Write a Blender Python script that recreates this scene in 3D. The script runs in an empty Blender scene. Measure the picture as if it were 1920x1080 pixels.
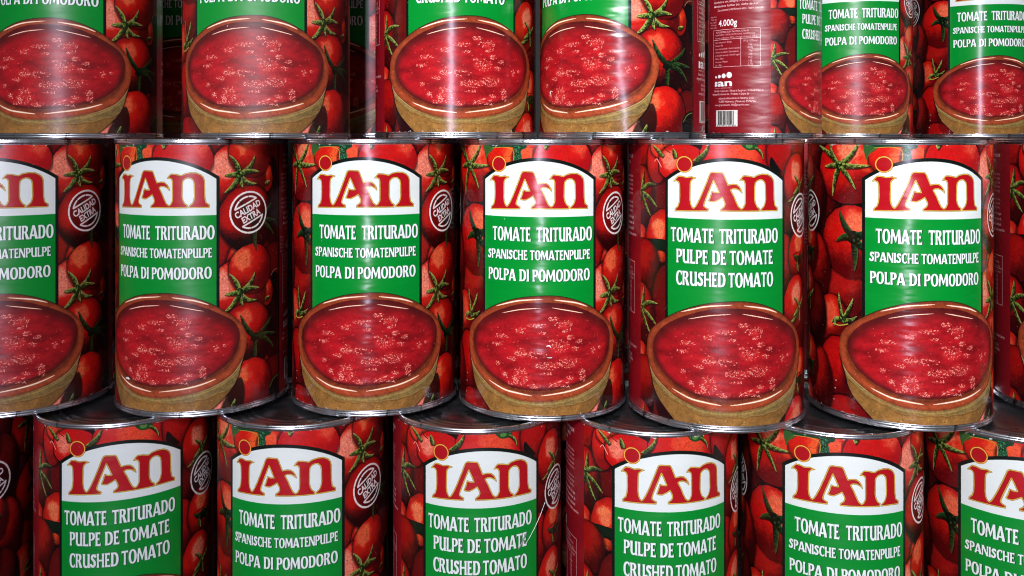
import bpy, bmesh, math, random, time
import numpy as np

S = bpy.context.scene
COL = S.collection
RAD = math.radians

# ------------------------------------------------------------------ camera, light, exposure
cam = bpy.data.objects.new('camera', bpy.data.cameras.new('camera'))
COL.objects.link(cam)
cam.location = (0, 0, 0)
cam.rotation_euler = (RAD(90), 0, 0)          # level, looking along +Y
cam.data.sensor_width = 36
cam.data.lens = 36 * 1637 / 1920
cam.data.shift_y = -285 / 1920                # verticals stay upright
cam.data.clip_start = 0.01
cam.data.clip_end = 50
S.camera = cam
S.render.resolution_x, S.render.resolution_y = 1024, 576

W = bpy.data.worlds.new('World')
S.world = W
W.use_nodes = True
W.node_tree.nodes['Background'].inputs['Color'].default_value = (.85, .9, 1, 1)
W.node_tree.nodes['Background'].inputs['Strength'].default_value = 0.075

def lamp(name, loc, target, sx, sy, power, color):
    l = bpy.data.lights.new(name, 'AREA')
    l.shape = 'RECTANGLE'; l.size = sx; l.size_y = sy; l.energy = power; l.color = color
    o = bpy.data.objects.new(name, l); COL.objects.link(o)
    o.location = loc
    import mathutils
    d = mathutils.Vector(target) - mathutils.Vector(loc)
    o.rotation_euler = d.to_track_quat('-Z', 'Y').to_euler()
    return o
# a bright upright strip of light far behind the photographer and the ceiling light over the aisle
lamp('strip_light', (-.27, -2.6, .55), (0, .75, .1), .24, 2.4, 62, (.83, .78, 1))
key = lamp('ceiling_light', (-.42, -1.9, 1.3), (.20, .8, .10), .5, .4, 4.4, (.97, 1, .98))
key.data.spread = RAD(33)

vs = S.view_settings
vs.view_transform = 'Standard'; vs.look = 'None'; vs.exposure = 0.0; vs.gamma = 1.0
S.cycles.max_bounces = 6
S.cycles.use_denoising = True
S.cycles.filter_width = 1.05

# ------------------------------------------------------------------ the printed label, drawn on a sheet of 484 x 230 mm
PX = 5.0                                       # pixels per mm
K = 77 * math.pi / 180                         # mm of arc per degree
CIRC = 360 * K
S0, T1 = 85 * K, 230.6                         # sheet starts at the red strip
WID, HEI = int(CIRC * PX), int(T1 * PX)
BOFF = 211.5 * K                               # the second face
IMG = np.zeros((HEI, WID, 3), np.float32)
rng = np.random.default_rng(7)

def noise(h, w, cell, seed, oct=3):
    out = np.zeros((h, w), np.float32); amp = 1; tot = 0
    r = np.random.default_rng(seed)
    cy, cx = (cell, cell) if np.isscalar(cell) else cell
    for o in range(oct):
        gy, gx = max(2, int(h / cy) + 3), max(2, int(w / cx) + 3)
        g = r.random((gy, gx)).astype(np.float32)
        y = np.arange(h) / cy; x = np.arange(w) / cx
        y = np.minimum(y, gy - 2.001); x = np.minimum(x, gx - 2.001)
        iy = y.astype(int); ix = x.astype(int)
        fy = y - iy; fx = x - ix
        fy = (fy * fy * (3 - 2 * fy))[:, None]; fx = (fx * fx * (3 - 2 * fx))[None, :]
        a = g[iy][:, ix]; b = g[iy][:, ix + 1]; c = g[iy + 1][:, ix]; d = g[iy + 1][:, ix + 1]
        out += amp * ((a * (1 - fx) + b * fx) * (1 - fy) + (c * (1 - fx) + d * fx) * fy)
        tot += amp; amp *= .5; cy = max(1, cy / 2); cx = max(1, cx / 2)
    return out / tot
N1 = noise(HEI, WID, 28, 1, 4)
N2 = noise(HEI, WID, 7, 2, 3)
NF = noise(HEI, WID, 2.2, 3, 1)
GR = np.random.default_rng(5).random((HEI, WID)).astype(np.float32)

def wrap(s):
    return s if s >= S0 - 1e-6 else s + CIRC
def px(p, base=None):
    """mm on the sheet -> pixel coordinates (the sheet starts at S0)"""
    s, t = p
    return ((s - S0) * PX, t * PX)
def pxl(pts, off=0.0):
    m = sum(p[0] for p in pts) / len(pts) + off
    add = CIRC if m < S0 - 1e-6 else 0
    return np.array([((p[0] + off + add - S0) * PX, p[1] * PX) for p in pts], np.float64)

def box(pts, pad=3):
    x0, y0 = pts.min(0) - pad; x1, y1 = pts.max(0) + pad
    x0 = max(0, int(x0)); y0 = max(0, int(y0)); x1 = min(WID, int(x1) + 2); y1 = min(HEI, int(y1) + 2)
    if x1 <= x0 or y1 <= y0: return None
    return x0, y0, x1, y1
def grid(b):
    x0, y0, x1, y1 = b
    return np.meshgrid(np.arange(x0, x1) + .5, np.arange(y0, y1) + .5)
def sdf(pts, X, Y, closed=True):
    n = len(pts); d2 = np.full(X.shape, 1e12); ins = np.zeros(X.shape, bool)
    rngi = range(n) if closed else range(n - 1)
    for i in rngi:
        ax, ay = pts[i]; bx, by = pts[(i + 1) % n]
        ex, ey = bx - ax, by - ay
        l2 = ex * ex + ey * ey + 1e-12
        u = np.clip(((X - ax) * ex + (Y - ay) * ey) / l2, 0, 1)
        dx = X - ax - u * ex; dy = Y - ay - u * ey
        np.minimum(d2, dx * dx + dy * dy, out=d2)
        if closed and ay != by:
            c = ((ay > Y) != (by > Y)) & (X < ex * (Y - ay) / (by - ay) + ax)
            ins ^= c
    d = np.sqrt(d2)
    return np.where(ins, -d, d) if closed else d
def cov(d): return np.clip(.5 - d, 0, 1).astype(np.float32)
def put(b, m, col):
    x0, y0, x1, y1 = b
    R = IMG[y0:y1, x0:x1]
    c = np.asarray(col, np.float32)
    R += m[..., None] * (c - R)
def c255(*c): return np.array(c, np.float32) / 255
def smooth(pts, n=6, closed=True):
    """Catmull-Rom through the points"""
    P = np.asarray(pts, float); out = []
    m = len(P)
    for i in range(m if closed else m - 1):
        p1, p2 = P[i], P[(i + 1) % m]
        p0 = P[i - 1] if closed or i > 0 else p1
        p3 = P[(i + 2) % m] if closed or i + 2 < m else p2
        for k in range(n):
            t = k / n
            out.append(.5 * ((2 * p1) + (p2 - p0) * t + (2 * p0 - 5 * p1 + 4 * p2 - p3) * t * t + (3 * p1 - p0 - 3 * p2 + p3) * t ** 3))
    if not closed: out.append(P[-1])
    return np.array(out)
def fill(pts, col, off=0.0, grow=0.0, sm=0, alpha=1.0, closed=True, soft=1.0):
    P = pxl(pts, off)
    if sm: P = smooth(P, sm, closed)
    b = box(P, 3 + max(0, grow) * PX + soft)
    if not b: return
    X, Y = grid(b)
    d = sdf(P, X, Y, closed) - grow * PX
    m = cov(d) if soft <= 1 else np.clip(.5 - d / soft, 0, 1).astype(np.float32)
    put(b, m * alpha, col)
def stroke(pts, width, col, off=0.0, sm=0, alpha=1.0, taper=False):
    P = pxl(pts, off)
    if sm: P = smooth(P, sm, False)
    b = box(P, width * PX + 3)
    if not b: return
    X, Y = grid(b)
    if taper:
        d = np.full(X.shape, 1e9); n = len(P) - 1
        for i in range(n):
            w = width * PX * .5 * (1 - (2 * (i + .5) / n - 1) ** 2) ** .5
            d = np.minimum(d, sdf(P[i:i + 2], X, Y, False) - w)
    else:
        d = sdf(P, X, Y, False) - width * PX * .5
    put(b, cov(d) * alpha, col)

# ---- tomatoes
def tomato(s, t, rx, ry, rot=0, lit=(205, 32, 26), dark=(52, 8, 10), hl=None, lx=-.45, ly=-.6, drops=22, seed=0, edge=.36):
    dark = tuple(min(255, q * 1.28) for q in dark)
    s = wrap(s)
    cx, cy = px((s, t))
    R = max(rx, ry) * PX + 2
    b = box(np.array([[cx - R, cy - R], [cx + R, cy + R]]), 2)
    if not b: return
    X, Y = grid(b); x0, y0, x1, y1 = b
    a = RAD(rot); dx, dy = X - cx, Y - cy
    u = (dx * math.cos(a) + dy * math.sin(a)) / (rx * PX); v = (-dx * math.sin(a) + dy * math.cos(a)) / (ry * PX)
    wob = (N1[y0:y1, x0:x1] - .5) * .07
    r = np.sqrt(u * u + v * v) + wob
    m = np.clip((1 - r) * min(rx, ry) * PX + .5, 0, 1).astype(np.float32)
    z = np.sqrt(np.clip(1 - r * r, 0, 1))
    nx, ny = dx / R, dy / R
    L = np.clip(nx * lx + ny * ly + z * .62 + .12, 0, 1.2)
    L = L + (N1[y0:y1, x0:x1] - .5) * .30 + (N2[y0:y1, x0:x1] - .5) * .16 + (GR[y0:y1, x0:x1] - .5) * .07
    L = np.clip((L - .12) / .72, 0, 1); L = L * L * (3 - 2 * L)
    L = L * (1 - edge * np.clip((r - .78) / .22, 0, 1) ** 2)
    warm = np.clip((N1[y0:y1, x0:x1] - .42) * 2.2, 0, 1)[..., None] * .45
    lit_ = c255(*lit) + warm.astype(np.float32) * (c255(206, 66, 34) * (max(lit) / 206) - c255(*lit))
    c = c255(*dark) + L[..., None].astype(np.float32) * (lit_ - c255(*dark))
    if hl:
        for (hs, ht, hr, hcol, st) in (hl if isinstance(hl[0], tuple) else [hl]):
            q = np.sqrt(((X - cx) / PX - hs) ** 2 + (((Y - cy) / PX - ht) * .9) ** 2) / hr
            q = q + (N1[y0:y1, x0:x1] - .5) * .9 + (N2[y0:y1, x0:x1] - .5) * .35
            g = (np.clip((1.75 - q) / 1.2, 0, 1) ** 1.5 * .75 * st)[..., None].astype(np.float32)   # orange halo round the patch
            c = c + g * (c255(228, 66, 40) - c)
            w = np.clip((1.18 - q) / .55, 0, 1); w = w * w * (3 - 2 * w) * st * (.82 + .36 * (N2[y0:y1, x0:x1] - .5) + .2 * (NF[y0:y1, x0:x1] - .5))
            w = np.clip(w, 0, 1)[..., None].astype(np.float32)
            c = c + w * (c255(*hcol) - c)
    c = c * (1 + (NF[y0:y1, x0:x1] - .5) * .16 + (N2[y0:y1, x0:x1] - .5) * .12)[..., None]
    sh = np.clip((1 - r) * min(rx, ry) / 2.8 + 1, 0, 1)
    put(b, (sh * .62).astype(np.float32), c255(20, 2, 4))
    put(b, m, c.astype(np.float32))
    rr = np.random.default_rng(seed + int(abs(s) * 7 + t * 13))
    for k in range(int(drops * 1.5)):                      # water drops on the skin
        th = rr.random() * 6.283; q = math.sqrt(rr.random()) * .88
        ps, pt = s + q * rx * math.cos(th), t + q * ry * math.sin(th)
        rd = .2 + .36 * rr.random() ** 2
        onhl = False
        if hl:
            for (hs, ht, hr, hcol, st) in (hl if isinstance(hl[0], tuple) else [hl]):
                onhl |= (ps - s - hs) ** 2 + (pt - t - ht) ** 2 < (hr * .8) ** 2
        if onhl:
            dot(ps, pt, rd * 1.25, (120, 34, 26), .75); dot(ps - .12, pt + .2, rd * .6, (250, 190, 160), .8)
        else:
            dot(ps + .1, pt + .15, rd * 1.15, (70, 6, 8), .45); dot(ps, pt, rd * .8, (238, 120, 105), .55 + .3 * rr.random())
def dot(s, t, r, col, alpha=1.0, ry=None):
    s = wrap(s); ry = ry or r
    cx, cy = px((s, t)); R = max(r, ry) * PX
    b = box(np.array([[cx - R, cy - R], [cx + R, cy + R]]), 2)
    if not b: return
    X, Y = grid(b)
    q = np.sqrt(((X - cx) / (r * PX)) ** 2 + ((Y - cy) / (ry * PX)) ** 2)
    put(b, (np.clip((1 - q) * min(r, ry) * PX + .5, 0, 1) * alpha).astype(np.float32), c255(*col))
def leaf(c, tip, w, bend=0.0, dk=0, pale=True):
    c = np.array(c, float); tip = np.array(tip, float)
    d = tip - c; L = np.hypot(*d); nrm = np.array([-d[1], d[0]]) / max(L, 1e-6)
    w = w * .8
    n = 9; A = []; B = []; M = []
    for i in range(n + 1):
        f = i / n
        p = c + d * f + nrm * bend * math.sin(f * math.pi)
        ww = w * (1 - f) ** .62 * (.75 + .5 * math.sin(min(1, f * 2.2) * math.pi / 2)) * .5 + .1
        A.append(tuple(p + nrm * ww)); B.append(tuple(p - nrm * ww)); M.append(tuple(p))
    P = A + B[::-1]
    fill([(p[0] + .5, p[1] + .7) for p in P], c255(20, 6, 6), grow=.35, alpha=.6, soft=4)
    lightside = A if nrm[1] < 0 else B
    Q = pxl(P); bb = box(Q, 3)
    if not bb: return
    off = 0 if abs(pxl([P[0]])[0][0] - Q[0][0]) < 1 else 0
    add = CIRC if sum(p[0] for p in P) / len(P) < S0 - 1e-6 else 0
    LS = np.array([((p[0] + add - S0) * PX, p[1] * PX) for p in lightside])
    X, Y = grid(bb); x0, y0, x1, y1 = bb
    d = sdf(Q, X, Y); side = sdf(LS, X, Y, False) / (w * PX)
    g = np.clip(1 - side * 1.25, 0, 1) + (N2[y0:y1, x0:x1] - .5) * 1.5 + (NF[y0:y1, x0:x1] - .5) * .8
    g = np.clip(g, 0, 1)[..., None]
    lo, hi = (c255(16, 32, 14), c255(66, 98, 48)) if dk else (c255(34, 54, 18), c255(168, 182, 100))
    put(bb, cov(d), (lo + g * (hi - lo)).astype(np.float32))
    if pale: stroke(lightside[3:], .30, c255(*((140, 140, 92) if dk else (206, 206, 142))), alpha=.75)
def calyx(c, tips, w=5.0, dk=0, bends=None, hub=3.6):
    for i, tp in enumerate(tips):
        leaf(c, tp, w, (bends[i] if bends else (1.5 if i % 2 else -1.5)), dk)
    s, t = c
    rr = np.random.default_rng(int(abs(s) * 3 + t))
    dot(s, t, hub, (40, 62, 26) if not dk else (18, 34, 16), 1, hub * .85)
    for k in range(16):
        a = rr.random() * 6.28; q = rr.random() ** .6 * hub * 1.05
        col = [(120, 150, 70), (60, 90, 36), (24, 40, 16), (170, 186, 110)][k % 4] if not dk else [(40, 74, 44), (16, 30, 14), (10, 16, 8), (70, 100, 70)][k % 4]
        dot(s + q * math.cos(a), t + q * math.sin(a) * .8, .5 + .7 * rr.random(), col, .8)
ORA = (246, 164, 126); PNK = (246, 170, 148); ORD = (238, 120, 70)
PER = 104.0

def star(c, k=1.0):
    s, t = c
    calyx(c, [(s - 9.5, t - 17), (s + 15, t - 16), (s + 20, t - 1.5), (s + 17, t + 9), (s + 3, t + 12.5), (s - 14, t + 16.5), (s - 13.5, t + 1)],
          5.6, 0, [1.5, 3, -1.5, 3.5, 1, -2, 0])

IMG[:] = c255(58, 8, 10) * (.7 + .6 * N1[..., None])

# right of the first face (repeats every PER down the sheet)
for k in (-1, 0, 1, 2):
    o = k * PER
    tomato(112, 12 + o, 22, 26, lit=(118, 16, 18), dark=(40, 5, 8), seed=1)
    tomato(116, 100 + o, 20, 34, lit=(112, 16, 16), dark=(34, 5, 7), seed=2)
    tomato(99, 30 + o, 9, 13, lit=(214, 62, 30), dark=(120, 20, 12), seed=3, drops=5, hl=(-1, -4, 4, ORD, .8))
    tomato(56, 92 + o, 14, 36, lit=(168, 22, 20), dark=(84, 10, 12), seed=4, drops=30)
    tomato(83, 108 + o, 24, 30, lit=(206, 36, 26), dark=(80, 10, 12), hl=(-9, -12, 9.5, (244, 146, 100), .95), seed=5, drops=26)
    tomato(71, 27 + o, 27, 30, lit=(206, 30, 26), dark=(84, 8, 12), hl=(-15, -8, 12.5, PNK, 1), seed=6, drops=34)
for k in (0, 1, 2):
    o = (k - 1) * PER
    tomato(80, 66 + o, 28, 29.5, lit=(196, 26, 24), dark=(34, 6, 9), hl=(-4, -17, 8, (240, 146, 108), .75) if k == 2 else None, lx=-.5, ly=-.75, seed=7, drops=30)
    tomato(83, 111 + o, 22, 22, lit=(206, 34, 26), dark=(90, 10, 14), hl=(-9, -9, 9.5, (244, 146, 100), .9), seed=5, drops=24) if k < 2 else None
    cc = (86.5, 171 + (k - 2) * PER + 2)
    s_, t_ = cc
    calyx(cc, [(s_ - 15, t_ - 22), (s_ + 20, t_ - 16), (s_ + 26, t_ + 1), (s_ + 23, t_ + 14), (s_ + 0.5, t_ + 26)], 5.8, 1, [-2, 2, -1, -3, 1], hub=4.8)
tomato(83, 215, 23, 24, lit=(210, 34, 28), dark=(90, 10, 14), hl=(-9, -10, 8, (244, 146, 100), .9), seed=9, drops=26)
star((71, 26)); star((71, 130.5))
leaf((98, 36), (104, 33), 4, 0); leaf((98, 141), (104, 138.5), 4, 0)
fill([(108, 10), (113, 18), (115, 40), (111, 50), (108, 30), (105, 18)], c255(16, 8, 8), sm=4, alpha=.9)
fill([(108, 118), (116, 122), (118, 146), (113, 152), (110, 135), (106, 126)], c255(14, 10, 8), sm=4, alpha=.92)
stroke([(106, 120), (110, 116), (116, 115)], .7, c255(150, 140, 100), sm=5)
fill([(104, 218), (118, 212), (118, 232), (104, 232)], c255(16, 12, 8), sm=4, alpha=.85)
stroke([(104, 222), (109, 216), (117, 213)], .8, c255(120, 140, 80), sm=5)

# left of the first face, up to the second face's right side
for k in (0, 1, 2):
    o = k * PER
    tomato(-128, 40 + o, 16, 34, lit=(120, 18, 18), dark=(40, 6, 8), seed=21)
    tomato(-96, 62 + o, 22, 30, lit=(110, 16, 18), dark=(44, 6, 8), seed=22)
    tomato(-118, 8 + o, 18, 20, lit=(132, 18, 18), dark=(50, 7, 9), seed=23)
tomato(-47, 124, 24, 26, lit=(176, 34, 30), dark=(84, 12, 14), hl=(-18, -3, 6, (205, 80, 62), .6), seed=24)
tomato(-68, 124, 20, 24, lit=(178, 32, 30), dark=(80, 10, 14), seed=25)
tomato(-66, 21, 33, 30, lit=(206, 28, 26), dark=(96, 10, 16), hl=((2, -16, 13, ORA, .95), (18, -8, 8, (230, 100, 60), .7)), seed=26, drops=40)
tomato(-62, 83, 32, 31, lit=(204, 30, 26), dark=(84, 9, 12), hl=(6, -14, 13, (240, 146, 108), .9), seed=27, drops=36, lx=-.2, ly=-.7)
tomato(-106, 106, 21, 30, rot=-14, lit=(186, 26, 24), dark=(62, 8, 10), seed=28, drops=36)
tomato(-112, 152, 16, 27, rot=-10, lit=(150, 20, 20), dark=(50, 7, 9), seed=29, drops=14)
tomato(-62, 200, 26, 36, lit=(170, 24, 24), dark=(90, 10, 14), seed=32, drops=18)
tomato(-84, 153, 18, 22, lit=(206, 40, 30), dark=(90, 12, 14), hl=(-1, -4, 10, (238, 126, 92), .8), seed=30, drops=26)
tomato(-80, 196, 20, 30, rot=12, lit=(196, 24, 26), dark=(84, 8, 14), seed=31, drops=26)
tomato(-66, 238, 34, 22, lit=(176, 24, 26), dark=(96, 12, 16), seed=33, drops=30)
tomato(-104, 208, 22, 32, rot=-12, lit=(180, 28, 26), dark=(58, 8, 10), hl=(-4, -16, 6, (206, 84, 54), .6), seed=34, drops=34)
calyx((-75, 17.5), [(-103, 0), (-86, -2), (-56, -3), (-46, 17.5), (-59, 38), (-82, 45), (-92, 19.5)], 5.6, 0, [2, -2, 3, 1, -1, 1, 0])
calyx((-61, 79), [(-75, 56), (-78, 84), (-60, 108), (-44, 70), (-46, 92)], 7.5, 1, [-2, 2, -1, 1, 1], hub=6.5)
calyx((-118, 103), [(-106, 94), (-112, 84), (-106, 110), (-118, 120), (-128, 98)], 8, 1, hub=5.5)
calyx((-71, 151), [(-75, 128), (-61, 131), (-57.5, 146), (-83, 155), (-80, 158)], 4.4, 0, [-1, 1, 2, 2, 3], hub=3.4)
stroke([(-81, 156), (-74, 156.5), (-66, 154)], 1.0, c255(196, 190, 90), sm=5)
calyx((-114, 148), [(-95, 141), (-101, 162), (-112, 126), (-122, 160)], 5.5, 1)
calyx((-116, 208), [(-104, 198), (-106, 214), (-114, 224), (-124, 204)], 8.5, 1, hub=6)
calyx((-118, 42), [(-96, 34), (-112, 24), (-118, 62)], 5.5, 1)
for q in ((-79, 212), (-80.5, 222), (-78, 205)): dot(q[0], q[1], .8, (240, 225, 215), .9, .5)

# band above the first face
tomato(-31, 10, 17, 15, lit=(212, 38, 26), dark=(120, 14, 14), hl=(7, -2, 7.5, (234, 120, 62), .95), seed=41)
tomato(-8, 12, 14, 16, lit=(216, 44, 34), dark=(130, 16, 18), hl=(-4, -5, 8, (236, 122, 80), .85), seed=42)
tomato(22, 12, 26, 20, lit=(204, 30, 32), dark=(140, 16, 24), hl=(15, -11, 8, (226, 108, 84), .8), seed=43, drops=40)
fill([(-52, -3), (-42, -3), (-40, 2), (-47, 8), (-50, 12)], c255(70, 110, 62), sm=4)
fill([(-44, -2), (-14, -2), (-10, 2), (-15, 5), (-14, 14), (-21, 14), (-20.5, 5), (-24, 1.5), (-42, 2)], c255(30, 84, 58), sm=3)
for k in range(90):
    a, b2 = rng.random(2)
    dot(-21 + 6.5 * a, 1 + 12 * b2, .3 + .3 * rng.random(), [(80, 150, 110), (16, 50, 34), (120, 170, 120)][k % 3], .7)
stroke([(-43, 2.6), (-30, 1.8), (-22.5, 4), (-21.2, 8), (-21.6, 13)], .55, c255(196, 170, 80), sm=5)
stroke([(-50, 13), (-47, 7), (-43, 3)], .6, c255(110, 120, 40), sm=4)
leaf((7, -3), (6, 3.5), 6, 0)

# round the second face: left side (up to the strip), the band above, right side
def B(s): return s
for k in (0, 1, 2):
    o = k * 101.5
    tomato(206, 8 + o if k == 0 else 2 + o, 19, 22, lit=(176, 24, 24), dark=(70, 8, 12), seed=51)
    tomato(232, 40 + o, 16, 40, lit=(120, 16, 20), dark=(60, 8, 12), seed=52, drops=8)
    tomato(200, 45 + o, 19, 27, lit=(190, 26, 26), dark=(58, 8, 12), hl=(-2, -17, 5, (226, 92, 64), .6), seed=53, drops=16)
    tomato(199, 84 + o, 13, 15, lit=(214, 60, 44), dark=(110, 16, 14), hl=(0, -2, 6, (232, 130, 100), .8), seed=54, drops=4)
    tomato(230, 86 + o, 22, 31, lit=(206, 32, 26), dark=(54, 8, 12), hl=(-5, -15, 9, (246, 158, 112), .95), seed=55, drops=30, ly=-.9)
    calyx((201.5, 41 + o), [(205, 22 + o), (223, 34 + o), (222, 53 + o), (214.5, 61 + o), (196, 58 + o)], 5, 0, [1, -3, -1.5, 1, 0], hub=3)
    fill([(211, 81.5 + o), (222, 80.5 + o), (234, 81 + o), (234, 91 + o), (224, 90 + o), (218, 86 + o)], c255(22, 46, 28), sm=2)
    stroke([(211, 81.5 + o), (222, 80.5 + o), (233, 81 + o)], .6, c255(6, 6, 4), sm=3)
    stroke([(216, 85 + o), (223, 90 + o), (232, 91 + o)], .7, c255(110, 150, 100), sm=3)
    tomato(226, 95 + o, 6, 5, lit=(214, 90, 50), dark=(120, 30, 16), seed=56, drops=4)
    stroke([(220, 92 + o), (221, 97 + o), (227, 98 + o)], .8, c255(170, 170, 90), sm=4)
    leaf((199, 97 + o), (205, 107 + o), 5, 1, 0); leaf((199, 90 + o), (202, 104 + o), 4, 0, 1)
tomato(222, 14, 11.5, 19, lit=(208, 32, 26), dark=(120, 12, 18), seed=57, drops=12)
tomato(229, 2, 14, 10, lit=(222, 90, 58), dark=(170, 40, 30), seed=58, drops=4)
tomato(246, 16, 22, 17, lit=(204, 24, 28), dark=(150, 14, 22), hl=(-11, -2, 8, PNK, .9), seed=59, drops=26)
tomato(294, 8, 32, 20, lit=(208, 36, 34), dark=(140, 16, 24), hl=((-2, -2, 12, (230, 112, 78), .75), (10, 2, 9, (232, 118, 80), .6)), seed=60, drops=50)
tomato(340, 8, 22, 24, lit=(186, 24, 28), dark=(92, 10, 16), seed=61, drops=24)
tomato(366, 10, 18, 24, lit=(150, 20, 22), dark=(60, 8, 12), seed=62)
leaf((229, 10), (217, 0), 4, 0); leaf((241, 11), (238.5, 3), 5, 0); leaf((257, 14), (269, 0), 5, 2)
stroke([(219.5, 14.5), (222, 12.2), (225, 16), (227, 19)], .7, c255(250, 190, 180), sm=4)
stroke([(229, -1), (231, 4), (236, 7)], .5, c255(30, 14, 8), sm=4)
fill([(295, -2), (308, -2), (309, 3), (303, 4.5), (298, 3)], c255(46, 92, 52), sm=3); dot(302, 1, 3, (120, 160, 90), .8, 2)
leaf((307, 2), (314.5, 12), 3, -1.5)
fill([(322, 10), (328, 16), (334, 24), (322, 20)], c255(22, 16, 18), sm=3)
for k in (0, 1, 2):
    o = k * 103
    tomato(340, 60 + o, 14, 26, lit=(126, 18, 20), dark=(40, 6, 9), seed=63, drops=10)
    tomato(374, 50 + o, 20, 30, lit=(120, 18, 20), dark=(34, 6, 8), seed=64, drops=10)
    tomato(336, 100 + o, 15, 26, lit=(180, 26, 26), dark=(74, 10, 14), seed=65, drops=20)
    tomato(362, 94 + o, 19, 24, lit=(204, 36, 28), dark=(70, 9, 12), hl=(-2, -11, 8.5, (244, 146, 100), .95), seed=66, drops=16)
    tomato(355, 30 + o, 18.5, 23, rot=12, lit=(208, 34, 28), dark=(96, 10, 16), hl=(1, -7, 9, (246, 166, 136), 1), seed=67, drops=20)
    calyx((362, 36 + o), [(352, 26 + o), (372, 28 + o), (364, 48 + o), (342, 48 + o), (350, 42 + o)], 5, 0, [1, 1, 1, -2, 0], hub=3)
    calyx((364, 97 + o), [(350, 93 + o), (374, 92 + o), (372, 106 + o), (356, 106 + o)], 6.5, 1, hub=4.5)
    stroke([(350, 93 + o), (358, 91.5 + o), (366, 92 + o)], .6, c255(8, 6, 4), sm=3)
    leaf((357, 100 + o), (360, 108 + o), 4, 0, 0)

# a pool of shadow on the tomatoes left of each bowl, as printed
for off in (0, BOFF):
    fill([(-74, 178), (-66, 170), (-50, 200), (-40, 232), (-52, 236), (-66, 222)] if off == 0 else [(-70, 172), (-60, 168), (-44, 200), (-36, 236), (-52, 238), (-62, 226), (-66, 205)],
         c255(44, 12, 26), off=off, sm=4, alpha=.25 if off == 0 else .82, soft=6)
fill([(54, 234), (62, 216), (72, 206), (76, 222), (70, 236)], c255(20, 16, 12), sm=4, alpha=.72, soft=7)
leaf((64, 233), (67, 224), 4.5, 0)

IMG[:] = np.clip(IMG, 0, 1) ** 1.3

# ---- the red strip with the small print
STRIP0, STRIP1 = 85 * K, 149 * K
sx0, sx1 = 0, int((STRIP1 - S0) * PX)
IMG[:, sx0:sx1] = c255(132, 15, 27) * (.97 + .06 * N1[:, sx0:sx1, None])

def tris_text(txt, bold=0.0, shear=0.0):
    cu = bpy.data.curves.new('print', 'FONT')
    cu.body = txt; cu.offset = bold; cu.shear = shear; cu.resolution_u = 3
    o = bpy.data.objects.new('print', cu)
    me = o.to_mesh()
    me.calc_loop_triangles()
    v = np.array([q.co[:2] for q in me.vertices])
    tr = [tuple(t.vertices) for t in me.loop_triangles]
    o.to_mesh_clear()
    bpy.data.objects.remove(o); bpy.data.curves.remove(cu)
    return v, tr
def text(txt, s, t, h, col, width=None, bold=0.0, shear=0.0, rot=0.0, align='l', alpha=1.0):
    """built-in font, baseline-left at (s,t) mm, cap height h mm"""
    v, tr = tris_text(txt, bold, shear)
    if not len(v): return
    v = v.copy(); v[:, 0] -= v[:, 0].min()
    k = h / .73
    kx = (width / v[:, 0].max()) if width else k * .82
    v = np.stack([v[:, 0] * kx, -v[:, 1] * k], 1)
    if align == 'r': v[:, 0] -= v[:, 0].max()
    if align == 'c': v[:, 0] -= v[:, 0].max() / 2
    a = RAD(rot); c_, s_ = math.cos(a), math.sin(a)
    v = np.stack([v[:, 0] * c_ + v[:, 1] * s_, -v[:, 0] * s_ + v[:, 1] * c_], 1)
    P = np.stack([(v[:, 0] + wrap(s) - S0) * PX, (v[:, 1] + t) * PX], 1)
    b = box(P, 2)
    if not b: return
    x0, y0, x1, y1 = b; q = 3
    buf = np.zeros(((y1 - y0) * q, (x1 - x0) * q), np.float32)
    Q = (P - (x0, y0)) * q
    for (i, j, l) in tr:
        A, Bp, C = Q[i], Q[j], Q[l]
        u0 = max(0, int(min(A[0], Bp[0], C[0]))); u1 = min(buf.shape[1], int(max(A[0], Bp[0], C[0])) + 2)
        w0 = max(0, int(min(A[1], Bp[1], C[1]))); w1 = min(buf.shape[0], int(max(A[1], Bp[1], C[1])) + 2)
        if u1 <= u0 or w1 <= w0: continue
        X = np.arange(u0, u1)[None] + .5; Y = np.arange(w0, w1)[:, None] + .5
        e0 = (Bp[0] - A[0]) * (Y - A[1]) - (Bp[1] - A[1]) * (X - A[0])
        e1 = (C[0] - Bp[0]) * (Y - Bp[1]) - (C[1] - Bp[1]) * (X - Bp[0])
        e2 = (A[0] - C[0]) * (Y - C[1]) - (A[1] - C[1]) * (X - C[0])
        buf[w0:w1, u0:u1][((e0 >= 0) & (e1 >= 0) & (e2 >= 0)) | ((e0 <= 0) & (e1 <= 0) & (e2 <= 0))] = 1
    m = buf.reshape(y1 - y0, q, x1 - x0, q).mean((1, 3))
    put(b, m * alpha, c255(*col))
PALE = (238, 214, 214)
R1 = STRIP1 - 11                                  # right margin of the print
for j, ln in enumerate(('TOMATE TRITURADO / TOMATENPULPE', 'PULPE DE TOMATE / CRUSHED TOMATO', 'POLPA DI POMODORO')):
    text(ln, STRIP0 + 14, 12 + j * 5.2, 3.2, PALE, width=56 - 9 * j, bold=.02)
for j, ln in enumerate(('Ingredientes: Tomate y acidulante: acido citrico.', 'Ingredients: Tomates et acidifiant: acide citrique.', 'Ingredients: Tomato and acidity regulator: citric acid.', 'Zutaten: Tomaten und Saureregulator: Citronensaure.', 'Ingredienti: Pomodoro e correttore di acidita: acido citrico.',
                        '', 'Una vez abierto, conservar en frio. Apres ouverture,', 'conserver au frais. Once opened, keep refrigerated.', 'Nach dem Offnen kuhl lagern. Conservare in frigorifero.')):
    if ln: text(ln, STRIP0 + 10, 29 + j * 3.9, 2.3, PALE, width=60, shear=.2)
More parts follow.
